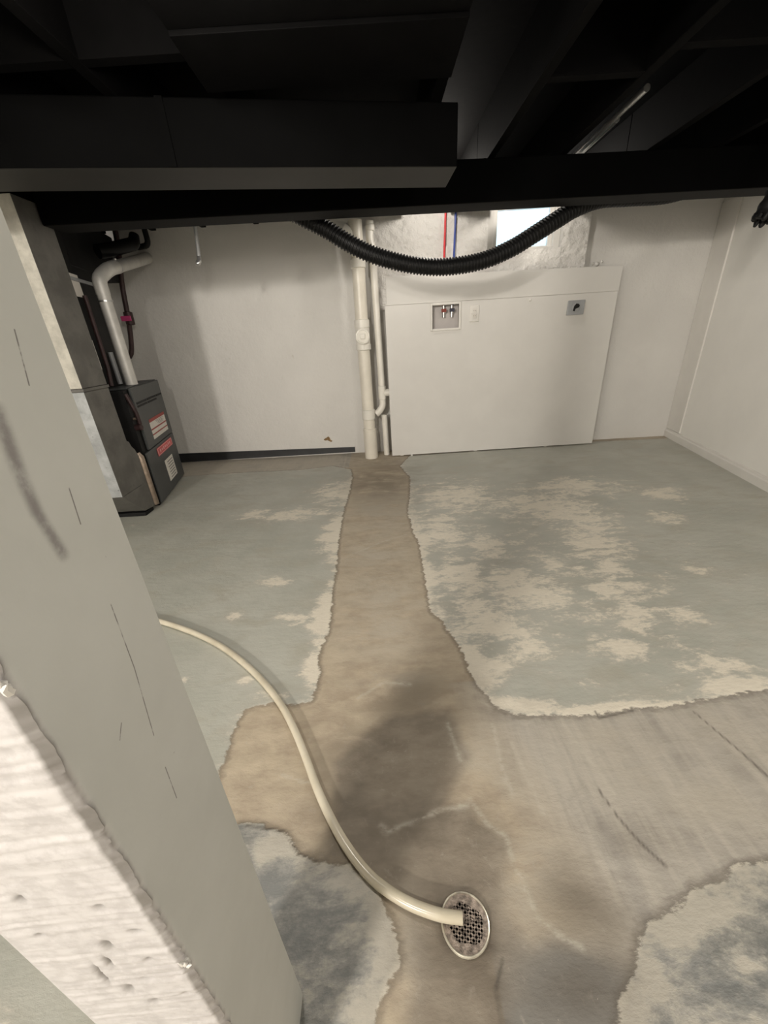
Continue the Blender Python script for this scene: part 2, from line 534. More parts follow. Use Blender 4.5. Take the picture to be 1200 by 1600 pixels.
WORN = [(0.545,2.585,0.268,0.287),(1.073,2.327,0.317,0.287),(1.195,2.093,0.218,0.229),(1.137,1.797,0.146,0.202),(1.101,1.578,0.083,0.145),(0.341,2.057,0.151,0.272),(0.342,1.580,0.169,0.164),(0.563,1.528,0.236,0.120),(0.637,1.395,0.219,0.125),(0.493,1.181,0.136,0.155),(1.016,1.402,0.149,0.106),(0.984,1.230,0.087,0.099),(1.473,1.506,0.061,0.041),(1.111,0.951,0.123,0.055),(1.119,0.883,0.098,0.037),(0.373,0.857,0.100,0.028),(0.659,0.813,0.172,0.020),(1.431,2.624,0.301,0.181),(1.906,2.415,0.157,0.111),(1.689,2.038,0.104,0.083),(0.563,1.871,0.104,0.134),(0.826,1.640,0.093,0.090),(0.846,1.064,0.113,0.081),(1.168,1.213,0.097,0.057),(0.353,1.291,0.106,0.153),(0.332,1.014,0.090,0.076),(-0.625,2.441,0.205,0.101),(-0.908,2.494,0.118,0.081),(-0.695,1.392,0.053,0.027),(-0.381,2.807,0.142,0.204),(-0.415,1.344,0.085,0.035),(-0.570,1.625,0.083,0.035),(-0.325,2.106,0.072,0.232),(-0.310,1.355,0.057,0.139),(-0.298,1.066,0.043,0.058),(-0.545,1.018,0.028,0.018),(-0.765,1.044,0.024,0.015),(0.530,0.332,0.049,0.032),(0.442,0.276,0.029,0.032),(0.613,0.356,0.050,0.019),(0.621,0.277,0.023,0.012),(0.383,0.220,0.032,0.027),(-0.054,0.368,0.033,0.040),(-0.282,0.512,0.047,0.020),(-0.005,0.320,0.019,0.045),(-0.033,0.265,0.029,0.031),(-0.338,0.489,0.028,0.023)]
DAMP = [(0.071,0.326,0.112,0.055),(0.110,0.275,0.064,0.066),(0.112,0.400,0.095,0.054),(-0.114,0.570,0.146,0.078),(0.108,0.530,0.139,0.072),(0.046,0.901,0.168,0.106),(0.017,3.026,0.263,0.437),(0.295,0.267,0.103,0.048),(0.354,0.388,0.079,0.064),(0.338,0.879,0.082,0.076),(-0.119,0.718,0.111,0.101),(0.533,0.456,0.084,0.049)]
PALE = [(0.000,2.388,0.259,0.352),(-0.068,1.810,0.208,0.220),(-0.025,1.463,0.206,0.215),(-0.030,1.248,0.184,0.168),(-0.026,0.980,0.112,0.028),(0.306,0.656,0.086,0.091),(0.251,0.713,0.072,0.100),(0.646,0.635,0.132,0.087),(0.752,0.550,0.137,0.091),(0.575,0.730,0.144,0.039),(0.946,0.725,0.105,0.081),(0.295,0.445,0.071,0.060),(-0.004,0.329,0.025,0.056),(0.234,0.394,0.040,0.042)]
CRACKS = [
 [(0.909,0.787),(0.930,0.707),(0.945,0.650),(0.955,0.596)],
 [(0.510,0.591),(0.523,0.527),(0.544,0.474),(0.572,0.429)],
 [(-0.396,0.558),(-0.296,0.541),(-0.255,0.494),(-0.200,0.473)],
 [(0.172,0.304),(0.149,0.269),(0.149,0.230)],
 [(0.616,0.808),(0.614,0.786),(0.733,0.804)],
]
RIDGES = [
 [(-0.057,0.539),(-0.042,0.527),(0.014,0.542),(0.098,0.566),(0.164,0.572)],
 [(0.175,0.583),(0.202,0.532),(0.241,0.503),(0.242,0.460),(0.248,0.414),(0.262,0.363),(0.289,0.334),(0.331,0.314)],
 [(0.156,0.800),(0.171,0.682)],
 [(0.292,0.791),(0.280,0.657),(0.285,0.592)],
 [(-0.333,0.678),(-0.276,0.657),(-0.240,0.652)],
 [(0.330,0.727),(0.349,0.544)],
 [(0.502,0.776),(0.543,0.577)],
 [(-0.126,0.914),(-0.038,0.973),(0.051,0.958)],
 [(-0.228,1.830),(-0.011,1.984),(0.126,2.045)],
]
HOSE = [(-1.366,1.465),(-1.174,1.415),(-1.016,1.362),(-0.838,1.278),(-0.683,1.184),(-0.548,1.075),(-0.453,0.981),(-0.377,0.891),(-0.319,0.803),(-0.268,0.711),(-0.227,0.631),(-0.185,0.561),(-0.141,0.499),(-0.094,0.448),(-0.052,0.416),(0.001,0.388),(0.059,0.368),(0.111,0.360)]
DARK = [(-0.192,0.705),(-0.041,0.836),(0.164,0.844),(0.202,0.698),(0.098,0.570),(0.178,0.577),(0.188,0.536),(0.245,0.494),(0.238,0.448),(0.206,0.416),(0.200,0.375),(0.233,0.318),(0.285,0.325),(0.346,0.297),(0.402,0.278),(0.356,0.222),(0.281,0.135),(-0.020,0.145),(-0.001,0.365),(-0.067,0.419),(-0.132,0.465),(-0.200,0.476),(-0.164,0.588)]
COOL = [(0.292,0.260,0.113,0.063),(0.231,0.226,0.087,0.043)]



def seg_dist(px, py, ax, ay, bx, by):
    dx, dy = bx - ax, by - ay
    t = np.clip(((px - ax) * dx + (py - ay) * dy) / (dx * dx + dy * dy + 1e-12), 0, 1)
    return np.hypot(px - ax - t * dx, py - ay - t * dy)


def poly_sd(px, py, poly):
    d = np.full(px.shape, 1e9)
    inside = np.zeros(px.shape, bool)
    n = len(poly)
    for i in range(n):
        ax, ay = poly[i]; bx, by = poly[(i + 1) % n]
        d = np.minimum(d, seg_dist(px, py, ax, ay, bx, by))
        if ay != by:
            c = ((ay > py) != (by > py)) & (px < (bx - ax) * (py - ay) / (by - ay) + ax)
            inside ^= c
    return np.where(inside, d, -d)


DRAIN = (0.112, 0.358)


def make_floor():
    xs = np.concatenate([np.linspace(-3.0, -0.62, 190)[:-1], np.linspace(-0.62, 1.2, 350)[:-1], np.linspace(1.2, 3.05, 150)])
    ys = np.concatenate([np.linspace(-4.3, 0.05, 20)[:-1], np.linspace(0.05, 1.05, 200)[:-1], np.linspace(1.05, 4.1, 280)])
    X, Y = np.meshgrid(xs, ys, indexing='ij')
    px, py = X.ravel(), Y.ravel()
    sd = poly_sd(px, py, PAINT_LEFT)
    for P in (PAINT_RIGHT, PAINT_NEAR_RIGHT, PAINT_NEAR_LEFT):
        sd = np.maximum(sd, poly_sd(px, py, P))
    sd = np.where((px < -0.345) & (py < 0.56), np.maximum(sd, np.minimum(0.2, -0.345 - px)), sd)

    def blobs(L, soft=1.0):
        v = np.zeros(px.shape)
        for cx, cy, a, b in L:
            v = np.maximum(v, np.exp(-(((px - cx) / a) ** 2 + ((py - cy) / b) ** 2) * soft))
        return v
    worn = blobs(WORN, 0.6)
    worn = np.maximum(worn, 0.55 * np.exp(-(((px - 0.8) / 0.75) ** 2 + ((py - 1.6) / 0.75) ** 2)))
    worn = np.where(sd > 0, worn, worn)
    near = np.clip((0.5 - py) / 0.1, 0, 1) * (px > -.34)
    worn = np.maximum(worn, 0.45 * near)
    older_shaded = np.clip(np.maximum(poly_sd(px, py, PAINT_NEAR_RIGHT), poly_sd(px, py, PAINT_NEAR_LEFT)) / 0.02 + 0.5, 0, 1)
    damp = blobs(DAMP, 0.7)
    dk = np.clip(poly_sd(px, py, DARK) / 0.03 + 0.5 + 0.9 * (fbm(px * 22, py * 22) - .47), 0, 1)  # dark concrete by the drain, with the post's shadow band painted in
    cool = np.clip(1.4 * blobs(COOL, 0.8) * (px > .155), 0, 1)
    r = np.hypot(px - DRAIN[0], py - DRAIN[1])
    damp = np.maximum(damp, 1.6 * np.exp(-((r - 0.048) / 0.024) ** 2))
    damp = np.maximum(damp, 1.3 * np.exp(-((px - 0.135 - 0.1 * (0.33 - py)) / 0.035) ** 2) * (py < 0.34))
    pale = np.maximum(blobs(PALE, 0.7), 1.2 * (py > 3.44) * (px < -.4))
    warm = np.clip(1.0 - (px - 0.20 - 0.25 * (0.8 - py)) / 0.16, 0, 1)
    warm = np.where(py > 0.95, 1.0, warm)
    warm = np.where(py > 3.42 - 0.02 * px, np.where(px < -0.3, 0.1, 0.8), warm)

    def lines(L, wdt):
        v = np.full(px.shape, 1e9)
        for pl in L:
            for i in range(len(pl) - 1):
                v = np.minimum(v, seg_dist(px, py, *pl[i], *pl[i + 1]))
        wob = 0.5 + vnoise(px * 40, py * 40)
        return np.exp(-(v / (wdt * wob)) ** 2)
    crack = lines(CRACKS, 0.0028)
    ridge = lines(RIDGES, 0.0060)
    z = 0.0022 * np.clip(sd / 0.012 + 0.5, 0, 1) + 0.0016 * (fbm(px * 6, py * 6) - 0.5) - 0.003 * np.exp(-(r / 0.07) ** 2)
    z = z - 0.0022
    nx, ny = len(xs), len(ys)
    idx = np.arange(nx * ny).reshape(nx, ny)
    q = np.stack([idx[:-1, :-1], idx[1:, :-1], idx[1:, 1:], idx[:-1, 1:]], -1).reshape(-1, 4)
    cx = px[q].mean(1); cy = py[q].mean(1)
    q = q[np.hypot(cx - DRAIN[0], cy - DRAIN[1]) > 0.043]
    me = bpy.data.meshes.new('floor')
    me.vertices.add(nx * ny)
    me.vertices.foreach_set('co', np.stack([px, py, z], -1).ravel())
    me.loops.add(q.size)
    me.loops.foreach_set('vertex_index', q.ravel().astype(np.int32))
    me.polygons.add(len(q))
    me.polygons.foreach_set('loop_start', np.arange(0, q.size, 4, dtype=np.int32))
    me.polygons.foreach_set('use_smooth', np.ones(len(q), bool))
    me.update(calc_edges=True)
    for nm, v in (('sd', sd), ('worn', worn), ('damp', damp), ('pale', pale), ('warm', warm), ('crack', crack), ('ridge', ridge), ('older_shaded', older_shaded), ('dk', dk), ('cool', cool)):
        a = me.attributes.new(nm, 'FLOAT', 'POINT')
        a.data.foreach_set('value', np.clip(v, -1, 2).astype(np.float32))
    me.materials.append(M_FLOOR)
    o = bpy.data.objects.new('floor', me)
    COL.objects.link(o)
    return struct(o)


make_floor()

# ---- back wall with the window opening
HU0, HU1, HZ0, HZ1 = 1.305, 1.920, 1.680, 2.07          # the opening
ZC = 2.15                                                # underside of the boards overhead


def wall_slab(mb, us, zs, off0, off1, hole):
    for i in range(len(us) - 1):
        for j in range(len(zs) - 1):
            if (i, j) == hole:
                continue
            a, b, c, d = us[i], us[i + 1], zs[j], zs[j + 1]
            mb.hexa([W(a, c, off0), W(b, c, off0), W(b, c, off1), W(a, c, off1), W(a, d, off0), W(b, d, off0), W(b, d, off1), W(a, d, off1)])


mb = MB()
wall_slab(mb, [-0.3, HU0, HU1, 6.2], [-0.02, HZ0, HZ1, ZC], -0.22, 0.0, (1, 1))
wall_back = struct(mb.build('wall_back', M_WALL))


def plaster_patch():
    """lumpy plaster skin that stands proud of the wall round the window"""
    u0, u1, z0, z1, off = 1.092, 2.89, 1.30, 2.13, 0.050
    nu, nz = 176, 84
    us = np.linspace(u0, u1, nu); zs = np.linspace(z0, z1, nz)
    mb = MB()
    vid = {}
    vs, fs = [], []
    U, Z = np.meshgrid(us, zs, indexing='ij')
    edge = 0.004 * (fbm(Z * 30, U * 0 + 3) - 0.5)
    H = off + 0.024 * (fbm(U * 9, Z * 9, 4) - 0.5) + 0.016 * (fbm(U * 34, Z * 34, 3) - 0.5)
    H = np.clip(H, 0.030, 0.07)
    for i in range(nu):
        for j in range(nz):
            uu = us[i] + (edge[i, j] if i == 0 else 0)
            vs.append(W(uu, zs[j], H[i, j]))
    for i in range(nu - 1):
        for j in range(nz - 1):
            cu = (us[i] + us[i + 1]) / 2; cz = (zs[j] + zs[j + 1]) / 2
            if HU0 < cu < HU1 and HZ0 < cz < HZ1:
                continue
            fs.append((i * nz + j, i * nz + j + 1, (i + 1) * nz + j + 1, (i + 1) * nz + j))
    n0 = len(vs)
    for i in (0, nu - 1):                                # the side edges run back to the wall
        for j in range(nz):
            vs.append(W(us[i], zs[j], 0.0005))
    for s, i in ((0, 0), (1, nu - 1)):
        for j in range(nz - 1):
            a = n0 + s * nz + j
            fs.append((i * nz + j, i * nz + j + 1, a + 1, a))
    mb.add(vs, fs)
    return mb.build('plaster_patch', M_ROUGH, wall_back, True, angle=60)


plaster_patch()

mb = MB()                                                # a chip where the paint has fallen off
pts = [(3.38, .150), (3.40, .163), (3.405, .185), (3.42, .20), (3.435, .188), (3.455, .180), (3.47, .168), (3.455, .158), (3.43, .160), (3.41, .148), (3.395, .140)]
pts = [(u + .035, z - .012) for u, z in pts]
n = len(pts)
mb.add([W(u, z, 0.0004) for u, z in pts] + [W(u, z, 0.004) for u, z in pts] + [W(3.455, .156, 0.002)],
       [(i, (i + 1) % n, (i + 1) % n + n, i + n) for i in range(n)] + [(i + n, (i + 1) % n + n, 2 * n) for i in range(n)])
mb.build('bare_patch', M_SCAR, wall_back)

mb = MB()                                                # small lumps of mortar on the ledge above the panel
for u, z, r in ((0.965, 1.545, .02), (1.0, 1.55, .013), (0.925, 1.56, .012)):
    mb.lathe(W(u, z, 0.0), WN, [(0, r), (r * .5, r * .8), (r * .8, r * .3)], 9)
mb.build('mortar_lump', M_ROUGH, wall_back, True)

# ---- window
win = bpy.data.objects.new('window_1', None); COL.objects.link(win); struct(win)


def ring(mb, u0, u1, z0, z1, w, o0, o1, wb=None):
    wb = w if wb is None else wb
    for a, b, c, d in ((u0, u0 + w, z0, z1), (u1 - w, u1, z0, z1), (u0 + w, u1 - w, z0, z0 + wb), (u0 + w, u1 - w, z1 - w, z1)):
        mb.hexa([W(a, c, o0), W(b, c, o0), W(b, c, o1), W(a, c, o1), W(a, d, o0), W(b, d, o0), W(b, d, o1), W(a, d, o1)])
    return mb


ring(MB(), HU0 + .001, HU1 - .001, HZ0 + .001, HZ1 - .001, 0.055, -0.09, -0.008, 0.02).build('window_frame', M_TRIM, win, bevel=0.003)
ring(MB(), HU0 + .056, HU1 - .056, HZ0 + .021, HZ1 - .056, 0.035, -0.075, -0.04, 0.012).build('window_sash', M_TRIM, win, bevel=0.003)
mb = MB(); a, b, c, d = HU0 + .09, HU1 - .09, HZ0 + .033, HZ1 - .091
mb.hexa([W(a, c, -.062), W(b, c, -.062), W(b, c, -.058), W(a, c, -.058), W(a, d, -.062), W(b, d, -.062), W(b, d, -.058), W(a, d, -.058)])
mb.build('window_pane', M_GLASS, win)

# ---- right wall, running askew, then straight on past the camera
RW = [(2.92, 3.812), (2.46, 1.79), (2.40, -4.3)]
mb = MB()
ins = RW; outs = [(3.15, 3.80), (2.66, 1.77), (2.60, -4.3)]
for i in range(2):
    mb.hexa([(*ins[i], -.02), (*ins[i + 1], -.02), (*outs[i + 1], -.02), (*outs[i], -.02),
             (*ins[i], ZC), (*ins[i + 1], ZC), (*outs[i + 1], ZC), (*outs[i], ZC)])
struct(mb.build('wall_right', M_RWALL))
rd = (Vector(RW[0]) - Vector(RW[1])).normalized(); rn = Vector((-rd.y, rd.x))       # into the room


def RP(s, off, z):                                       # s metres from the back corner along the right wall
    p = Vector(RW[0]) - rd * s + rn * off
    return (p.x, p.y, z)


mb = MB()
prof = [(0.0, 0.0), (0.020, 0.0), (0.020, 0.058), (0.013, 0.066), (0.011, 0.080), (0.0, 0.084)]
n = len(prof)
vs = [RP(0.003, o, z) for o, z in prof] + [RP(2.06, o, z) for o, z in prof]
mb.add(vs, [tuple(range(n)), tuple(range(2 * n - 1, n - 1, -1))] + [(i, (i + 1) % n, (i + 1) % n + n, i + n) for i in range(n)])
struct(mb.build('baseboard_right', M_TRIM))
mb = MB()
a, b = 0.002, 0.265
mb.hexa([RP(a, 0, .085), RP(b, 0, .085), RP(b, .014, .085), RP(a, .014, .085), RP(a, 0, 1.915), RP(b, 0, 1.915), RP(b, .014, 1.915), RP(a, .014, 1.915)])
struct(mb.build('trim_1', M_TRIM, bevel=0.003))

mb = MB()                                                # black cove base at the foot of the back wall, left part
u0, u1 = 3.19, 5.6
mb.add([W(u0, .012, .0), W(u1, .0, .0), W(u1, .0, .014), W(u0, .012, .014), W(u0, .062, .0), W(u1, .105, .0), W(u1, .105, .010), W(u0, .062, .010)],
       [(3, 2, 1, 0), (4, 5, 6, 7), (0, 1, 5, 4), (1, 2, 6, 5), (2, 3, 7, 6), (3, 0, 4, 7)])
struct(mb.build('baseboard_left', M_BASE))

struct(MB().box(-3.2, -3.0, -4.3, 4.2, -.02, ZC).build('wall_left', M_WALL))
struct(MB().box(-3.2, 2.6, -4.5, -4.3, -.02, ZC).build('wall_front', M_WALL))

# ---- ceiling: black boards on joists that run away from the camera
mb = MB()
ceiling = struct(MB().box(-3.2, 3.2, -4.5, 4.2, ZC, ZC + 0.03).build('ceiling', M_BLACK))
ZJ = 1.92
JX = [-2.49, -2.09, -1.69, -1.29, -0.87, -0.50, 0.31, 0.69, 1.08, 1.56, 1.94, 2.32]
jm = None
for x in JX:
    MB().box(x - .021, x + .021, -0.35, 2.86, ZJ, ZC).build('joist', M_BLACK, ceiling, bevel=0.003)
    MB().box(x - .021, x + .021, 2.862, 3.77, 1.958, ZC).build('joist', M_BLACK, ceiling, bevel=0.003)      # notched shallower beyond the beam
for x0, x1, y in ((-2.07, -1.71, 1.70), (-1.67, -1.31, 1.70), (-1.27, -0.89, 1.70), (-0.85, -0.52, 1.70), (0.71, 1.06, 1.95), (1.10, 1.54, 1.80)):
    MB().box(x0 + .001, x1 - .001, y - .02, y + .02, ZJ + .002, ZC - .001).build('blocking', M_BLACK, ceiling)

# ================================================================== overhead things
t = thing('joist_pan', 'black sheet metal closing the joist bay in front of the boxed duct', 'duct', (-.1, 1.3, ZJ))
MB().box(-.52, .33, 0.3, 1.555, ZJ - .012, ZJ - .001).build('front_sheet', M_BLACK, t, bevel=0.002)
MB().box(-.52, .33, 1.56, 1.84, ZJ - .022, ZJ - .001).build('rear_sheet', M_BLACK, t, bevel=0.002)

mb = MB()                                                # girder carrying the joists
fx = [(-1.712, 2.535), (2.645, 2.69)]
mb.hexa([(fx[0][0], fx[0][1], 1.729), (fx[1][0], fx[1][1], 1.729), (fx[1][0], fx[1][1] + .17, 1.729), (fx[0][0], fx[0][1] + .17, 1.729),
         (fx[0][0], fx[0][1], ZJ), (fx[1][0], fx[1][1], ZJ), (fx[1][0], fx[1][1] + .17, ZJ), (fx[0][0], fx[0][1] + .17, ZJ)])
beam = mb.build('ceiling_beam', M_BEAM, bevel=0.006)
beam.data.materials.append(M_UNDER2)
for p in beam.data.polygons:
    p.material_index = int(p.normal.z < -.9)
tag(beam, 'long black beam under the joists, running across the whole cellar', 'beam')

t = thing('trunk_duct', 'black boxed duct with a square end, in front of the long beam', 'duct', (-.5, 1.95, 1.718))
zb = 1.718
c = [(-2.9, 1.56), (.397, 2.05), (.392, 2.30), (-2.9, 1.79)]
mb = MB(); mb.hexa([(*q, zb) for q in c] + [(*q, ZJ - .001) for q in c]); box_ = mb.build('duct_box', M_BEAM, t, bevel=0.005)
box_.data.materials.append(M_UNDER)
for p in box_.data.polygons:
    p.material_index = int(p.normal.z < -.9)
for s in (0.30, 0.66):
    p0 = Vector(c[0]).lerp(Vector(c[1]), s); p1 = Vector(c[0]).lerp(Vector(c[1]), s + .008)
    dirn = Vector((0.1471, -0.9891)) * .006
    q = [p0 + dirn, p1 + dirn, p1 - dirn * .01, p0 - dirn * .01]
    MB().hexa([(v.x, v.y, zb + .002) for v in q] + [(v.x, v.y, ZJ - .002) for v in q]).build('drive_seam', M_BEAM, t)

# ---- corrugated drain hose slung behind the beam
path = [(-1.0, 2.93, 1.868), (-.72, 2.925, 1.862), (-.50, 2.92, 1.835), (-.322, 2.92, 1.755), (-.228, 2.92, 1.706), (-.133, 2.92, 1.648), (-.016, 2.92, 1.588), (.104, 2.92, 1.544), (.267, 2.92, 1.502),
        (.433, 2.92, 1.479), (.60, 2.92, 1.480), (.765, 2.92, 1.503), (.927, 2.92, 1.556), (1.044, 2.92, 1.612), (1.197, 2.92, 1.690),
        (1.312, 2.92, 1.745), (1.46, 2.93, 1.785), (1.65, 2.93, 1.787), (1.87, 2.93, 1.788), (2.1, 2.94, 1.825), (2.45, 2.95, 1.862)]
NR = 175
pp = spline(path, NR * 4)
rr = [0.0515 if (i % 4) in (0, 1) else 0.0435 for i in range(NR * 4)]
tag(MB().tube(pp, rr, 22).build('corrugated_hose', M_RUBBER, None, True, angle=50), 'thick black ribbed plastic hose sagging in a curve below the beam, before the window', 'hose')

# ---- end of another black hose by the right wall
t = thing('hose_end', 'short black hose stub with ragged end, hanging at the right edge by the right wall', 'hose', (1.93, 2.2, 1.5))
ax0, ax1 = Vector((2.10, 2.22, 2.0)), Vector((1.895, 2.2, 1.50))
pp = [ax0.lerp(ax1, i / 40) for i in range(41)]
MB().tube(pp, [0.047 if i % 4 < 2 else 0.042 for i in range(41)], 18).build('hose_tube', M_RUBBER, t, True, angle=50)
mb = MB()
dv = (ax1 - ax0).normalized(); e1 = dv.cross(Vector((0, 1, 0))).normalized(); e2 = dv.cross(e1)
for k in range(9):
    a = k * 2 * math.pi / 9
    p = ax1 + (e1 * math.cos(a) + e2 * math.sin(a)) * 0.034
    mb.tube([p - dv * .01, p + dv * (.006 + .012 * random.random()), p + dv * (.012 + .016 * random.random())], [.013, .012, .006], 8)
mb.build('torn_edge', M_BLK, t, True)

# ---- strap hanging by the left wall
t = thing('hanger_strap', 'thin metal strap hanging from the joists before the left part of the back wall', 'strap', (-1.29, 3.0, 1.9))
mb = MB(); mb.tube([(-1.062, 3.0, 2.148), (-1.083, 3.0, 1.76), (-1.098, 3.0, 1.63)], [.010, .011, .012], 10); mb.build('strap', M_GREY, t, True)
mb = MB(); mb.tube(spline([(-1.098, 3.0, 1.63), (-1.100, 2.99, 1.60), (-1.112, 2.985, 1.590), (-1.108, 2.995, 1.606)], 12), .013, 10); mb.build('hook', M_STEEL, t, True)

# ---- conduits up between the joists
for k, (x, z, y0) in enumerate(((1.20, 1.965, 2.15), (1.245, 1.98, 2.45))):
    tag(MB().tube([(x, y0, z), (x + .02, 3.0, z), (x + .03, 3.7, z)], .014, 10).build('conduit', M_STEEL, None, True),
        ['shiny steel conduit between the joists above the beam, the longer of two', 'shiny steel conduit between the joists above the beam, the shorter of two'][k], 'conduit')

# ================================================================== laundry panel and what it carries
PY = 3.682                                               # face of the panel
t = thing('laundry_panel', 'large white painted board leaning flat against the back wall under the window', 'panel', (1.1, PY, 0))
X0, X1, ZS = .118, 2.097, 1.321
bx0, bx1, bz0, bz1 = .508, .760, 1.108, 1.312
mb = MB()
xs = [X0, bx0, bx1, X1]; zs = [.010, bz0, bz1, ZS]
for i in range(3):
    for j in range(3):
        if (i, j) != (1, 1):
            mb.box(xs[i], xs[i + 1], PY, PY + .014, zs[j], zs[j + 1])
mb.build('lower_board', M_SMOOTH, t)
mb = MB(); mb.hexa([(X0 + .014, PY - .002, ZS + .001), (X1 + .006, PY - .002, ZS + .001), (X1 + .006, PY + .013, ZS + .001), (X0 + .014, PY + .013, ZS + .001),
                    (X0 + .017, PY - .002, 1.532), (X1 + .006, PY - .002, 1.506), (X1 + .006, PY + .013, 1.506), (X0 + .017, PY + .013, 1.532)])
mb.build('upper_board', M_SMOOTH, t, bevel=0.002)
for x in (.20, .93, 1.63):
    MB().box(x, x + .03, PY + .0145, PY + .034, .0, 1.05).build('batten', M_TRIM, t)
MB().lathe((1.353, PY, 1.296), (0, -1, 0), [(0, .010), (.012, .009), (.016, .004)], 10).build('peg', M_TRIM, t, True)
MB().box(.30, .318, PY - .012, PY + .0, .000, .012).build('shim', M_TRIM, t)

t = thing('washer_box', 'recessed white washer supply box in the laundry panel, with two taps', 'outlet box', (.634, PY, 1.108))
mb = MB()
w_ = .012
for a, b, c, d in ((bx0 - .004, bx0 + w_, bz0 - .004, bz1 + .006), (bx1 - w_, bx1 + .006, bz0 - .004, bz1 + .006), (bx0 + w_, bx1 - w_, bz0 - .006, bz0 + w_), (bx0 + w_, bx1 - w_, bz1 - w_, bz1 + .006)):
    mb.box(a, b, PY - .011, PY - .0005, c, d)
mb.build('rim', M_TRIM, t, bevel=0.003)
mb = MB(); a, b, c, d = bx0 + .003, bx1 - .003, bz0 + .003, bz1 - .003
y1 = PY + .075
mb.box(a, a + .003, PY, y1, c, d).box(b - .003, b, PY, y1, c, d).box(a, b, PY, y1, c, c + .003).box(a, b, PY, y1, d - .003, d).box(a, b, y1, y1 + .003, c, d)
mb.build('box_shell', M_BOX, t)
for x, m in ((.624, M_VALVER), (.694, M_VALVEB)):
    tp = MB().lathe((x, PY + .040, 1.205), (0, 0, 1), [(0, .012), (.03, .012), (.032, .016), (.05, .016), (.052, .011), (.095, .011)], 14).build('tap', M_STEEL, t, True)
    h = MB().box(x - .022, x + .020, PY + .012, PY + .024, 1.246, 1.272).lathe((x, PY + .04, 1.258), (0, -1, 0), [(0, .012), (.02, .012)], 10).build('tap_handle', m, t, bevel=0.003)
    h['label'] = 'dark red tap handle' if m is M_VALVER else 'dark blue tap handle'

t = thing('wall_receptacle', 'white double electrical outlet beside the washer box', 'outlet', (.88, PY, 1.154))
MB().box(.840, .921, PY - .009, PY - .0005, 1.156, 1.284).build('cover_plate', M_TRIM, t, bevel=0.004)
MB().box(.862, .899, PY - .014, PY - .0095, 1.180, 1.260).build('outlet_body', M_TRIM, t, bevel=0.003)
for z in (1.240, 1.200):
    s = MB().lathe((.8805, PY - .0142, z), (0, -1, 0), [(0, .015), (.0022, .0145)], 16).build('socket', M_WHITE, t)
    mb = MB()
    for dx in (-.006, .006):
        mb.box(.8805 + dx - .0012, .8805 + dx + .0012, PY - .0171, PY - .0165, z - .002, z + .007)
    sl = mb.build('slot', M_BLK, t); sl.parent = s; sl.matrix_parent_inverse = Matrix()
MB().box(.858, .903, PY - .030, PY - .0145, 1.2165, 1.2235).build('test_button', M_TRIM, t)

t = thing('dryer_outlet', 'square grey outlet plate with a black round socket, right on the laundry panel', 'outlet', (1.75, PY, 1.157))
mb = MB(); mb.hexa([(1.676, PY - .022, 1.160), (1.818, PY - .022, 1.160), (1.818, PY - .0005, 1.160), (1.676, PY - .0005, 1.160),
                    (1.680, PY - .010, 1.272), (1.826, PY - .010, 1.272), (1.826, PY - .0005, 1.272), (1.680, PY - .0005, 1.272)])
mb.build('plate', M_GREY, t, bevel=0.004)
MB().lathe((1.747, PY - .012, 1.218), (0, -1, 0), [(0, .037), (.010, .036), (.011, .032)], 20).build('socket_ring', M_GREY, t, True)
mb = MB(); mb.prism([(1.721, 1.192), (1.737, 1.188), (1.742, 1.206), (1.770, 1.216), (1.775, 1.230), (1.764, 1.243), (1.744, 1.246), (1.728, 1.228)], 'y', PY - .026, PY - .0235)
mb.build('socket_face', M_BLK, t)

for nm, x, m, lab in (('water_tube', .640, M_RED, 'thin red plastic water tube running up the wall left of the window'),
                      ('water_tube', .722, M_BLUE, 'thin blue plastic water tube running up the wall beside the red one')):
    yb = W(2.93 - x, 0, 0.075).y
    tag(MB().tube([(x - .02, PY + .04, 1.30), (x - .008, yb, 1.45), (x, yb, 1.65), (x + .016, yb, 2.14)], .0085, 12).build(nm, m, None, True), lab, 'pipe')

# ================================================================== drain pipes by the panel
PX, PYY = -.087, 3.712
t = thing('drain_stack', 'thick cream white drain pipe with a round cleanout cap, standing at the back wall', 'pipe', (PX, PYY, 0))
MB().tube([(PX, PYY, .28), (PX - .002, PYY, 1.0), (PX + .004, PYY, 1.62), (PX + .004, PYY, 1.93)], .0545, 28).build('pipe', M_PVC, t, True)
MB().tube([(PX, PYY, -.005), (PX, PYY, .285), (PX, PYY, .292)], [.063, .0635, .055], 28).build('foot_section', M_PVC, t, True)
MB().tube([(PX, PYY, .375), (PX, PYY, .38), (PX, PYY, .465), (PX, PYY, .47)], [.055, .062, .062, .055], 28).build('lower_coupling', M_PVC2, t, True)
MB().tube([(PX + .004, PYY, 1.605), (PX + .004, PYY, 1.61), (PX + .004, PYY, 1.665), (PX + .004, PYY, 1.67)], [.055, .062, .062, .055], 28).build('upper_coupling', M_PVC2, t, True)
ct = MB().tube([(PX, PYY, .985), (PX, PYY, .99), (PX, PYY, 1.035), (PX, PYY, 1.037), (PX, PYY, 1.165), (PX, PYY, 1.167), (PX, PYY, 1.225), (PX, PYY, 1.23)],
               [.056, .065, .065, .061, .061, .065, .065, .056], 28).build('cleanout_tee', M_PVC2, t, True)
MB().lathe((PX, PYY, 1.097), (0, -1, 0), [(.03, .056), (.085, .056), (.086, .060), (.098, .060), (.100, .052), (.100, .049), (.094, .047)], 30).build('cleanout_cap', M_PVC2, t, True)
MB().box(PX - .020, PX + .020, PYY - .112, PYY - .094, 1.077, 1.117).build('cap_nut', M_PVC2, t, bevel=0.003)
MB().tube(spline([(PX + .004, PYY, 1.80), (PX - .03, PYY - .0, 1.84), (PX - .09, PYY, 1.875)], 8), .050, 20).build('wye_branch', M_PVC2, t, True)

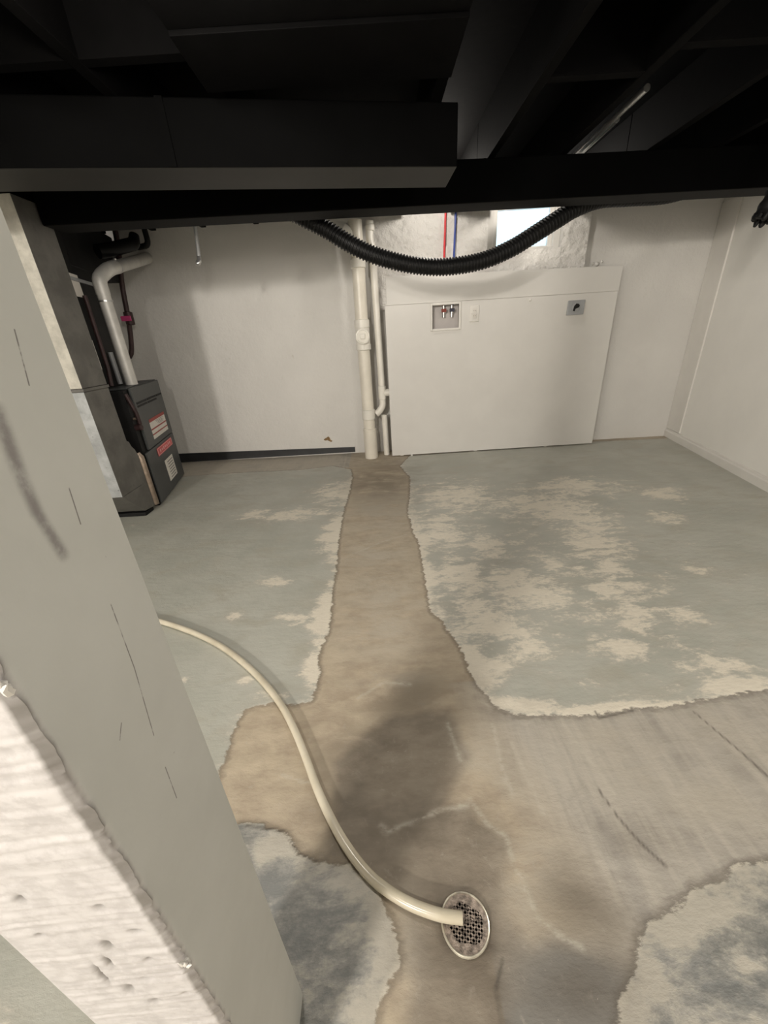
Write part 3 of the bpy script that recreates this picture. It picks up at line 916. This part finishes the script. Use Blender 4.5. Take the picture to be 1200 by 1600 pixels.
TX, TY = .045, 3.752
t = thing('standpipe', 'thin white waste pipe between the thick drain pipe and the panel', 'pipe', (TX, TY, .4))
MB().tube([(TX + .01, TY, .66), (TX + .006, TY, 1.0), (TX - .002, TY, 1.62), (TX - .002, TY, 1.70)], .0300, 22).build('pipe', M_PVC2, t, True)
MB().tube(spline([(TX - .002, TY, 1.70), (TX - .006, TY, 1.76), (TX - .018, TY, 1.80), (TX - .018, TY, 1.86), (TX - .012, TY, 1.93)], 20), .0305, 20).build('offset_bend', M_PVC2, t, True)
MB().tube([(TX - .012, TY, 1.86), (TX - .012, TY, 1.865), (TX - .012, TY, 1.90), (TX - .012, TY, 1.905)], [.031, .036, .036, .031], 22).build('coupling', M_PVC2, t, True)
tee = MB().tube([(TX + .010, TY, .545), (TX + .010, TY, .55), (TX + .010, TY, .665), (TX + .010, TY, .67)], [.031, .036, .036, .031], 22)
tee.tube([(TX + .02, TY, .605), (TX + .09, TY, .605), (TX + .091, TY, .605)], [.033, .033, .028], 20)
tee.build('tee', M_PVC2, t, True)
MB().tube(spline([(TX + .010, TY, .55), (TX + .006, TY - .002, .49), (TX - .022, TY - .008, .445), (TX - .062, TY - .018, .415)], 18), .0315, 20).build('elbow', M_PVC2, t, True)
MB().tube([(TX + .022, TY + .02, .0), (TX + .020, TY + .02, .40)], .028, 18).build('lower_pipe', M_PVC2, t, True)

# ================================================================== furnace corner
A = Vector((-1.71, 2.775)); E = Vector((-0.207, 0.978)).normalized(); Nf = Vector((E.y, -E.x))      # E along the face, Nf out of it


def FP(s, out, z):
    p = A + E * s + Nf * out
    return (p.x, p.y, z)


def fbox(mb, s0, s1, o0, o1, z0, z1):
    return mb.hexa([FP(s0, o0, z0), FP(s0, o1, z0), FP(s1, o1, z0), FP(s1, o0, z0), FP(s0, o0, z1), FP(s0, o1, z1), FP(s1, o1, z1), FP(s1, o0, z1)])


FW = .765
t = thing('furnace', 'charcoal grey gas furnace with stickers on its front, in the left back corner', 'furnace', FP(.38, -.3, 0))
fbox(MB(), .012, FW - .006, -.60, -.022, .0, .855).build('cabinet', M_DARK, t)  # side faces near black, standing for the shade beside the duct
fbox(MB(), .095, FW, -.020, 0.0, .415, .862).build('upper_panel', M_FURN, t, bevel=0.006)
fbox(MB(), .02, FW, -.020, -.002, .012, .410).build('lower_panel', M_FURN, t, bevel=0.006)
fbox(MB(), .095, FW, -.60, -.021, .856, .868).build('top_lid', M_FURN, t, bevel=0.002)
for s0, s1, z in ((.125, .345, .752), (.365, .585, .752), (.605, .745, .752), (.125, .345, .730), (.365, .585, .730)):
    fbox(MB(), s0, s1, .0003, .0028, z - .007, z + .007).build('vent_slot', M_BLK, t)
lb = fbox(MB(), .255, .66, .0003, .0015, .460, .610).build('warning_label', M_WHITE, t)
lb['label'] = 'white label with red bands'
for z0, z1 in ((.588, .612), (.528, .538), (.490, .499)):
    q = fbox(MB(), .253, .662, .0015, .0023, z0, z1).build('label_band', M_REDPRINT, t); q.parent = lb; q.matrix_parent_inverse = Matrix()
mb = MB()
for k in range(4):
    fbox(mb, .40 + .02 * k, .60 - .02 * (k % 2), .0015, .0021, .578 - .010 * k, .5755 - .010 * k + .006)
q = mb.build('label_print', M_INK, t); q.parent = lb; q.matrix_parent_inverse = Matrix()
lr = fbox(MB(), .235, .66, .0003, .0015, .325, .388).build('danger_label', M_PINKRED, t); lr['label'] = 'red label with a pale border'
mb = MB()
for a, b, c, d in ((.245, .655, .330, .334), (.245, .655, .380, .384), (.245, .255, .334, .380), (.645, .655, .334, .380)):
    fbox(mb, a, b, .0015, .0021, c, d)
for k in range(7):
    fbox(mb, .300 + .046 * k, .326 + .046 * k, .0015, .0021, .345 + .003 * (k % 2), .368 - .004 * (k % 3 == 1))
q = mb.build('label_print', M_PALEPINK, t); q.parent = lr; q.matrix_parent_inverse = Matrix()
lw = fbox(MB(), .33, .56, .0, .0008, .085, .262).build('rating_label', M_WHITE, t); lw['label'] = 'white label with rows of dark print'
mb = MB()
for k in range(7):
    fbox(mb, .385 + .01 * (k % 2), .535, .0008, .0014, .100 + .022 * k, .108 + .022 * k)
q = mb.build('label_print', M_INK, t); q.parent = lw; q.matrix_parent_inverse = Matrix()
v = MB().tube([FP(.035, -.020, .83), FP(.03, .012, .70), FP(.035, .012, .62)], .014, 10).build('gas_tube', M_IRON, t, True)
MB().lathe(FP(.03, -.02, .60), (1, 0, 0), [(0, .022), (.04, .022), (.045, .016)], 14).build('gas_valve', M_IRON, t, True)
MB().lathe(FP(.04, -.02, .66), (1, 0, 0), [(0, .010), (.035, .010)], 10).build('fitting', M_COPPER, t, True)

t = thing('coil_plenum', 'black sheet metal box standing on the furnace, with several small labels', 'plenum', FP(.4, -.35, .868))
PO = -.155
fbox(MB(), .03, .72, -.58, PO, .869, 1.90).build('plenum_box', M_DARK, t, bevel=0.004)
fbox(MB(), .22, 1.06, -.58, PO + .001, 1.62, 1.956).build('plenum_head', M_DARK, t, bevel=0.004)
fbox(MB(), 1.062, 1.17, -.58, PO, 1.78, 1.956).build('plenum_collar', M_DARK, t)
fbox(MB(), .03, .72, PO + .0005, PO + .012, 1.53, 1.55).build('flange', M_GREY, t)
for nm, s0, s1, z0, z1, m, lab in (('label', .055, .105, 1.56, 1.66, M_ORANGE, 'orange label'), ('label', .14, .25, 1.44, 1.57, M_WHITE, 'white label'), ('label', .09, .145, .995, 1.18, M_WHITE, 'tall white label')):
    fbox(MB(), s0, s1, PO + .0005, PO + .004, z0, z1).build(nm, m, t)['label'] = lab
MB().lathe(FP(.065, PO, 1.33), (Nf.x, Nf.y, 0), [(0, .033), (.01, .032), (.014, .020)], 18).build('plug', M_WHITE, t, True)
MB().tube([FP(.22, PO + .02, 1.45), FP(.20, PO + .02, 1.0), FP(.16, PO + .02, .88)], .014, 10).build('line_set', M_IRON, t, True)
MB().tube([FP(.33, PO + .02, 1.10), FP(.33, PO + .02, .88)], .016, 10).build('short_pipe', M_GREY, t, True)

t = thing('flue_pipe', 'bright metal flue pipe rising from the furnace and bending to the back wall', 'flue', FP(.29, -.1, .868))
b0 = Vector((-1.828, 3.07, .870)); b1 = Vector((-1.828, 3.07, 1.50)); b2 = Vector((-1.790, 3.19, 1.630)); b3 = Vector((-1.880, 3.945, 1.812))
MB().tube([b0, b1], .041, 24).build('riser', M_FLUE, t, True)
e = spline([b1 - Vector((0, 0, .04)), b1 + Vector((.004, .004, .05)), b1.lerp(b2, .62) + Vector((-.004, -.004, .022)), b2, b2.lerp(b3, .15)], 22)
MB().tube(e, [.0435 - (.0018 if i in (7, 14) else 0) for i in range(22)], 24).build('elbow', M_FLUE, t, True)
MB().tube([b2.lerp(b3, .08), b3], .041, 24).build('upper_run', M_FLUE, t, True)
for p, q in ((b1 - Vector((0, 0, .085)), b1 - Vector((0, 0, .075))), (b2.lerp(b3, .10), b2.lerp(b3, .125))):
    MB().tube([p, q], .0452, 24).build('clamp_band', M_STEEL, t, True)
MB().lathe(b2.lerp(b3, .12) + Vector((.02, -.03, .038)), (0.3, -.5, .8), [(0, .010), (.012, .010)], 10).build('screw', M_STEEL, t, True)

t = thing('gas_pipe', 'dark red gas pipe with a magenta shutoff handle, on the wall behind the furnace', 'pipe', (-2.1, 3.80, 1.0))
MB().tube(spline([(-2.00, 3.80, 2.14), (-2.02, 3.80, 1.90), (-2.08, 3.80, 1.62), (-2.115, 3.80, 1.36), (-2.15, 3.80, 1.18), (-2.19, 3.79, 1.06), (-2.27, 3.75, 1.02), (-2.29, 3.70, .92)], 40), .020, 12).build('pipe', M_IRON, t, True)
MB().lathe((-2.105, 3.80, 1.41), (-.03, 0, -1), [(0, .022), (.006, .036), (.10, .036), (.106, .022)], 14).build('valve_body', M_IRON, t, True)
MB().box(-2.15, -2.065, 3.745, 3.762, 1.335, 1.375).build('valve_handle', M_PINK, t, bevel=0.006)['label'] = 'magenta handle'

tag(MB().tube(spline([(-2.04, 3.74, 1.868), (-1.96, 3.74, 1.853), (-1.81, 3.74, 1.853), (-1.752, 3.74, 1.873), (-1.747, 3.74, 1.96), (-1.752, 3.74, 2.12)], 36), .021, 12).build('black_pipe', M_BLK, None, True),
    'thin black pipe bending up into the joists above the flue', 'pipe')
tag(MB().tube(spline([(-1.91, 3.30, 1.752), (-1.86, 3.38, 1.775), (-1.815, 3.50, 1.815), (-1.795, 3.60, 1.85), (-1.79, 3.64, 1.91)], 30), [.045] * 24 + [.043, .042, .040, .038, .036, .034], 14).build('insulated_pipe', M_BLK, None, True),
    'thick black insulated pipe lying just over the top run of the flue', 'pipe')

# ---- return air drop in front of the furnace
t = thing('return_duct', 'tall return air duct coloured with a lit front and shaded side, before the furnace', 'duct', (-1.9, 2.5, 0))
DX, DY0, DY1 = -1.720, 2.395, 2.628


def two_face(mb, name, x0, y0, y1, z0, z1, m, mfront):  # front faces take a lit colour, the other faces a shaded one
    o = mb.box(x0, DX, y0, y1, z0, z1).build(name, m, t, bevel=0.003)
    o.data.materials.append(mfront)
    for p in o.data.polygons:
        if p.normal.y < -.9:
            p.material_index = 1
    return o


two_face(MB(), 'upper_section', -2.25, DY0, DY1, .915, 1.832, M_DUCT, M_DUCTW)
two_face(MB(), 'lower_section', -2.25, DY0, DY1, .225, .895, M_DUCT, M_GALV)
MB().box(-2.254, DX + .006, DY0 - .006, DY1 + .004, .896, .914).build('joint_collar', M_DUCT, t, bevel=0.003)
mb = MB()
mb.prism([(DY0 + .002, .224), (2.58, .045), (2.70, .030), (2.70, .43), (2.685, .47), (2.66, .50), (2.65, .535), (2.62, .55), (DY1 + .001, .224)], 'x', -1.98, DX - .001)
mb.build('boot', M_DUCT, t, bevel=0.004)
mb = MB(); mb.tube([(DX - .012, 2.728, .034), (DX - .012, 2.728, .40), (DX - .024, 2.728, .43)], [.027, .027, .020], 16)
mb.build('corner_strip', M_COPPER, t, True)
MB().box(-1.93, DX - .004, 2.706, 2.716, .035, .42).build('end_collar', M_DUCT, t)
MB().box(-2.24, -1.735, 2.585, 2.695, .0, .028).build('base_pad', M_DARK, t, bevel=0.004)
MB().box(-2.24, -1.73, 2.0, 2.62, 1.834, 1.918).build('head_box', M_BLACK, t, bevel=0.004)

# ================================================================== the near post
def make_post():
    x0, x1, y0, y1 = -.341, -.207, .152, .277
    zs = np.concatenate([np.linspace(0, .38, 12)[:-1], np.linspace(.38, 1.02, 330)[:-1], np.linspace(1.02, ZJ, 24)])
    nf = 48
    fx = np.linspace(x0, x1, nf)
    U, Z = np.meshgrid(fx, zs, indexing='ij')
    zz = Z - .10 * (U - x0)
    saw = fbm(U * 9, zz * 210, 3)                        # saw kerf ridges across the face
    d = .0026 * (saw - .35) + .0022 * (fbm(U * 30, Z * 30, 3) - .4) + .0008 * fbm(U * 200, Z * 200, 2)
    pit = np.zeros_like(U)
    for px, pz, rx, rz in ((-.264, .632, .004, .009), (-.275, .60, .0025, .012), (-.253, .560, .006, .004), (-.232, .655, .005, .004), (-.300, .72, .004, .006),
                           (-.290, .575, .0022, .020), (-.276, .540, .004, .008), (-.262, .505, .004, .006), (-.246, .70, .003, .004), (-.238, .60, .003, .003), (-.225, .52, .004, .004), (-.31, .66, .003, .004)):
        pit = np.maximum(pit, np.exp(-((U - px) / rx) ** 2 - ((Z - pz) / rz) ** 2))
    d = d - .004 * pit
    d = d * np.clip((U - x0) / .006, 0, 1)
    edge = .0060 * (fbm(zs * 90, zs * 0 + 9, 4) - .5)
    ring_n = nf + 6
    vs, sawn, pits = [], [], []
    for j, z in enumerate(zs):
        for i in range(nf):
            k = max(0.0, (i - (nf - 4)) / 3)
            vs.append((fx[i] + edge[j] * k, y0 - d[i, j] * (1 - .6 * k) + .003 * k, z))
            sawn.append(1.0); pits.append(pit[i, j] + (1.0 if i >= nf - 3 else 0) * (.85 + edge[j] / .006))
        for y in (y0 + .007, y0 + .010, (y0 + y1) / 2, y1):
            vs.append((x1, y, z)); sawn.append(0); pits.append(0)
        for p in ((x0, y1), (x0, y0 + .01)):
            vs.append((*p, z)); sawn.append(0); pits.append(0)
    fs = []
    for j in range(len(zs) - 1):
        for i in range(ring_n):
            i2 = (i + 1) % ring_n
            fs.append((j * ring_n + i, j * ring_n + i2, (j + 1) * ring_n + i2, (j + 1) * ring_n + i))
    fs.append(tuple(range(ring_n - 1, -1, -1)))
    fs.append(tuple((len(zs) - 1) * ring_n + i for i in range(ring_n)))
    o = MB().add(vs, fs).build('support_post', M_POST, None, True, angle=55)
    for nm, v in (('sawn', sawn), ('pit', pits)):
        a = o.data.attributes.new(nm, 'FLOAT', 'POINT')
        a.data.foreach_set('value', np.clip(np.array(v, dtype=np.float32), 0, 1))
    return o


post = tag(make_post(), 'square grey painted timber post with a rough white sawn front, close at the left', 'post')
for x, z, s in ((-.2075, .583, 1.0), (-.2085, .936, .9)):
    mb = MB()
    for k in range(3):
        a = .5 + k * .7
        mb.tube([(x, .1535, z + .003 * k), (x + .004 * s * math.cos(a), .150, z + .004 + .006 * s * math.sin(a)), (x + .009 * s * math.cos(a), .149, z + .006 + .010 * s * math.sin(a))], [.0026, .002, .0004], 6)
    mb.build('splinter', M_TRIM, post, True)

# ================================================================== floor drain and tube
t = thing('floor_drain', 'round rusty floor drain with a diagonal mesh grate and bright rim', 'drain', (DRAIN[0], DRAIN[1], 0))
cx, cy = DRAIN
MB().lathe((cx, cy, -.06), (0, 0, 1), [(0, .040), (.001, .044), (.056, .046), (.056, .0445), (.003, .041)], 32).build('drain_cup', M_CUP, t, True)
mb = MB()
seg = 56
prof = [(.0455, -.004), (.0455, .0012), (.0465, .0030), (.0480, .0034), (.0492, .0020), (.0496, -.003)]
vs, fs = [], []
for k in range(seg):
    a = 2 * math.pi * k / seg
    wob = 1 + .012 * math.sin(3 * a + 1)
    vs += [(cx + r * wob * math.cos(a), cy + r * wob * math.sin(a), z) for r, z in prof]
n = len(prof)
for k in range(seg):
    k2 = (k + 1) % seg
    fs += [(k * n + i, k2 * n + i, k2 * n + (i + 1) % n, k * n + (i + 1) % n) for i in range(n)]
mb.add(vs, fs).build('rim', M_RIM, t, True)
mb = MB()
R_ = .0455
pitch = .0078
for ang in (math.radians(33), math.radians(123)):
    ca, sa = math.cos(ang), math.sin(ang)
    for k in range(-6, 7):
        off = k * pitch
        if abs(off) >= R_:
            continue
        L = math.sqrt(R_ ** 2 - off ** 2)
        w = .0014
        c8 = []
        for z in (-.0040, -.0010):
            for l, o_ in ((-L, off - w), (L, off - w), (L, off + w), (-L, off + w)):
                c8.append((cx + ca * l - sa * o_, cy + sa * l + ca * o_, z))
        mb.hexa(c8)
mb.build('grate', M_RUST, t)
mb = MB()                                                # solid band of the grate inside the rim
vs, fs = [], []
for k in range(seg):
    a = 2 * math.pi * k / seg
    ri = .0335 + .0035 * math.sin(2 * a + 2.2) + .002 * math.sin(5 * a)
    vs += [(cx + r * math.cos(a), cy + r * math.sin(a), z) for r, z in ((ri, -.0038), (ri, -.0006), (.0457, .0002), (.0457, -.0038))]
for k in range(seg):
    k2 = (k + 1) % seg
    fs += [(k * 4 + i, k2 * 4 + i, k2 * 4 + (i + 1) % 4, k * 4 + (i + 1) % 4) for i in range(4)]
mb.add(vs, fs).build('grate_border', M_RUST, t, True)
mb = MB()                                                # grit lodged in the upper half of the grate
for k in range(70):
    a = random.uniform(.1, math.pi * 1.05); r = random.uniform(.004, .036)
    p = (cx + r * math.cos(a), cy + r * math.sin(a), -.0042)
    s = random.uniform(.0016, .0032)
    mb.lathe(p, (0, 0, 1), [(0, s), (s * .7, s * .9), (s * 1.2, s * .3)], 6)
g_ = mb.build('grit', M_RUST, t, True); g_['kind'] = 'stuff'

t = thing('drain_tube', 'cream vinyl tube curving over the floor from behind the post into the drain', 'tube', (HOSE[0][0], HOSE[0][1], 0))
pts = [(-1.75, 1.45, .013), (-1.56, 1.475, .013)] + [(x, y, .0125) for x, y in HOSE[:-3]] + [(HOSE[-3][0], HOSE[-3][1], .013), (HOSE[-2][0], HOSE[-2][1], .015), (HOSE[-1][0] - .004, HOSE[-1][1], .0155)]
pp = spline(pts, 220)
MB().tube(pp, .0112, 18, caps=False).build('tube_wall', M_HOSE, t, True)
d = (pp[-1] - pp[-2]).normalized()
MB().tube([pp[-1] - d * .02, pp[-1] - d * .0005, pp[-1], pp[-1] - d * .003], [.0090, .0090, .0110, .0070], 18).build('cut_end', M_HOSE, t, True)
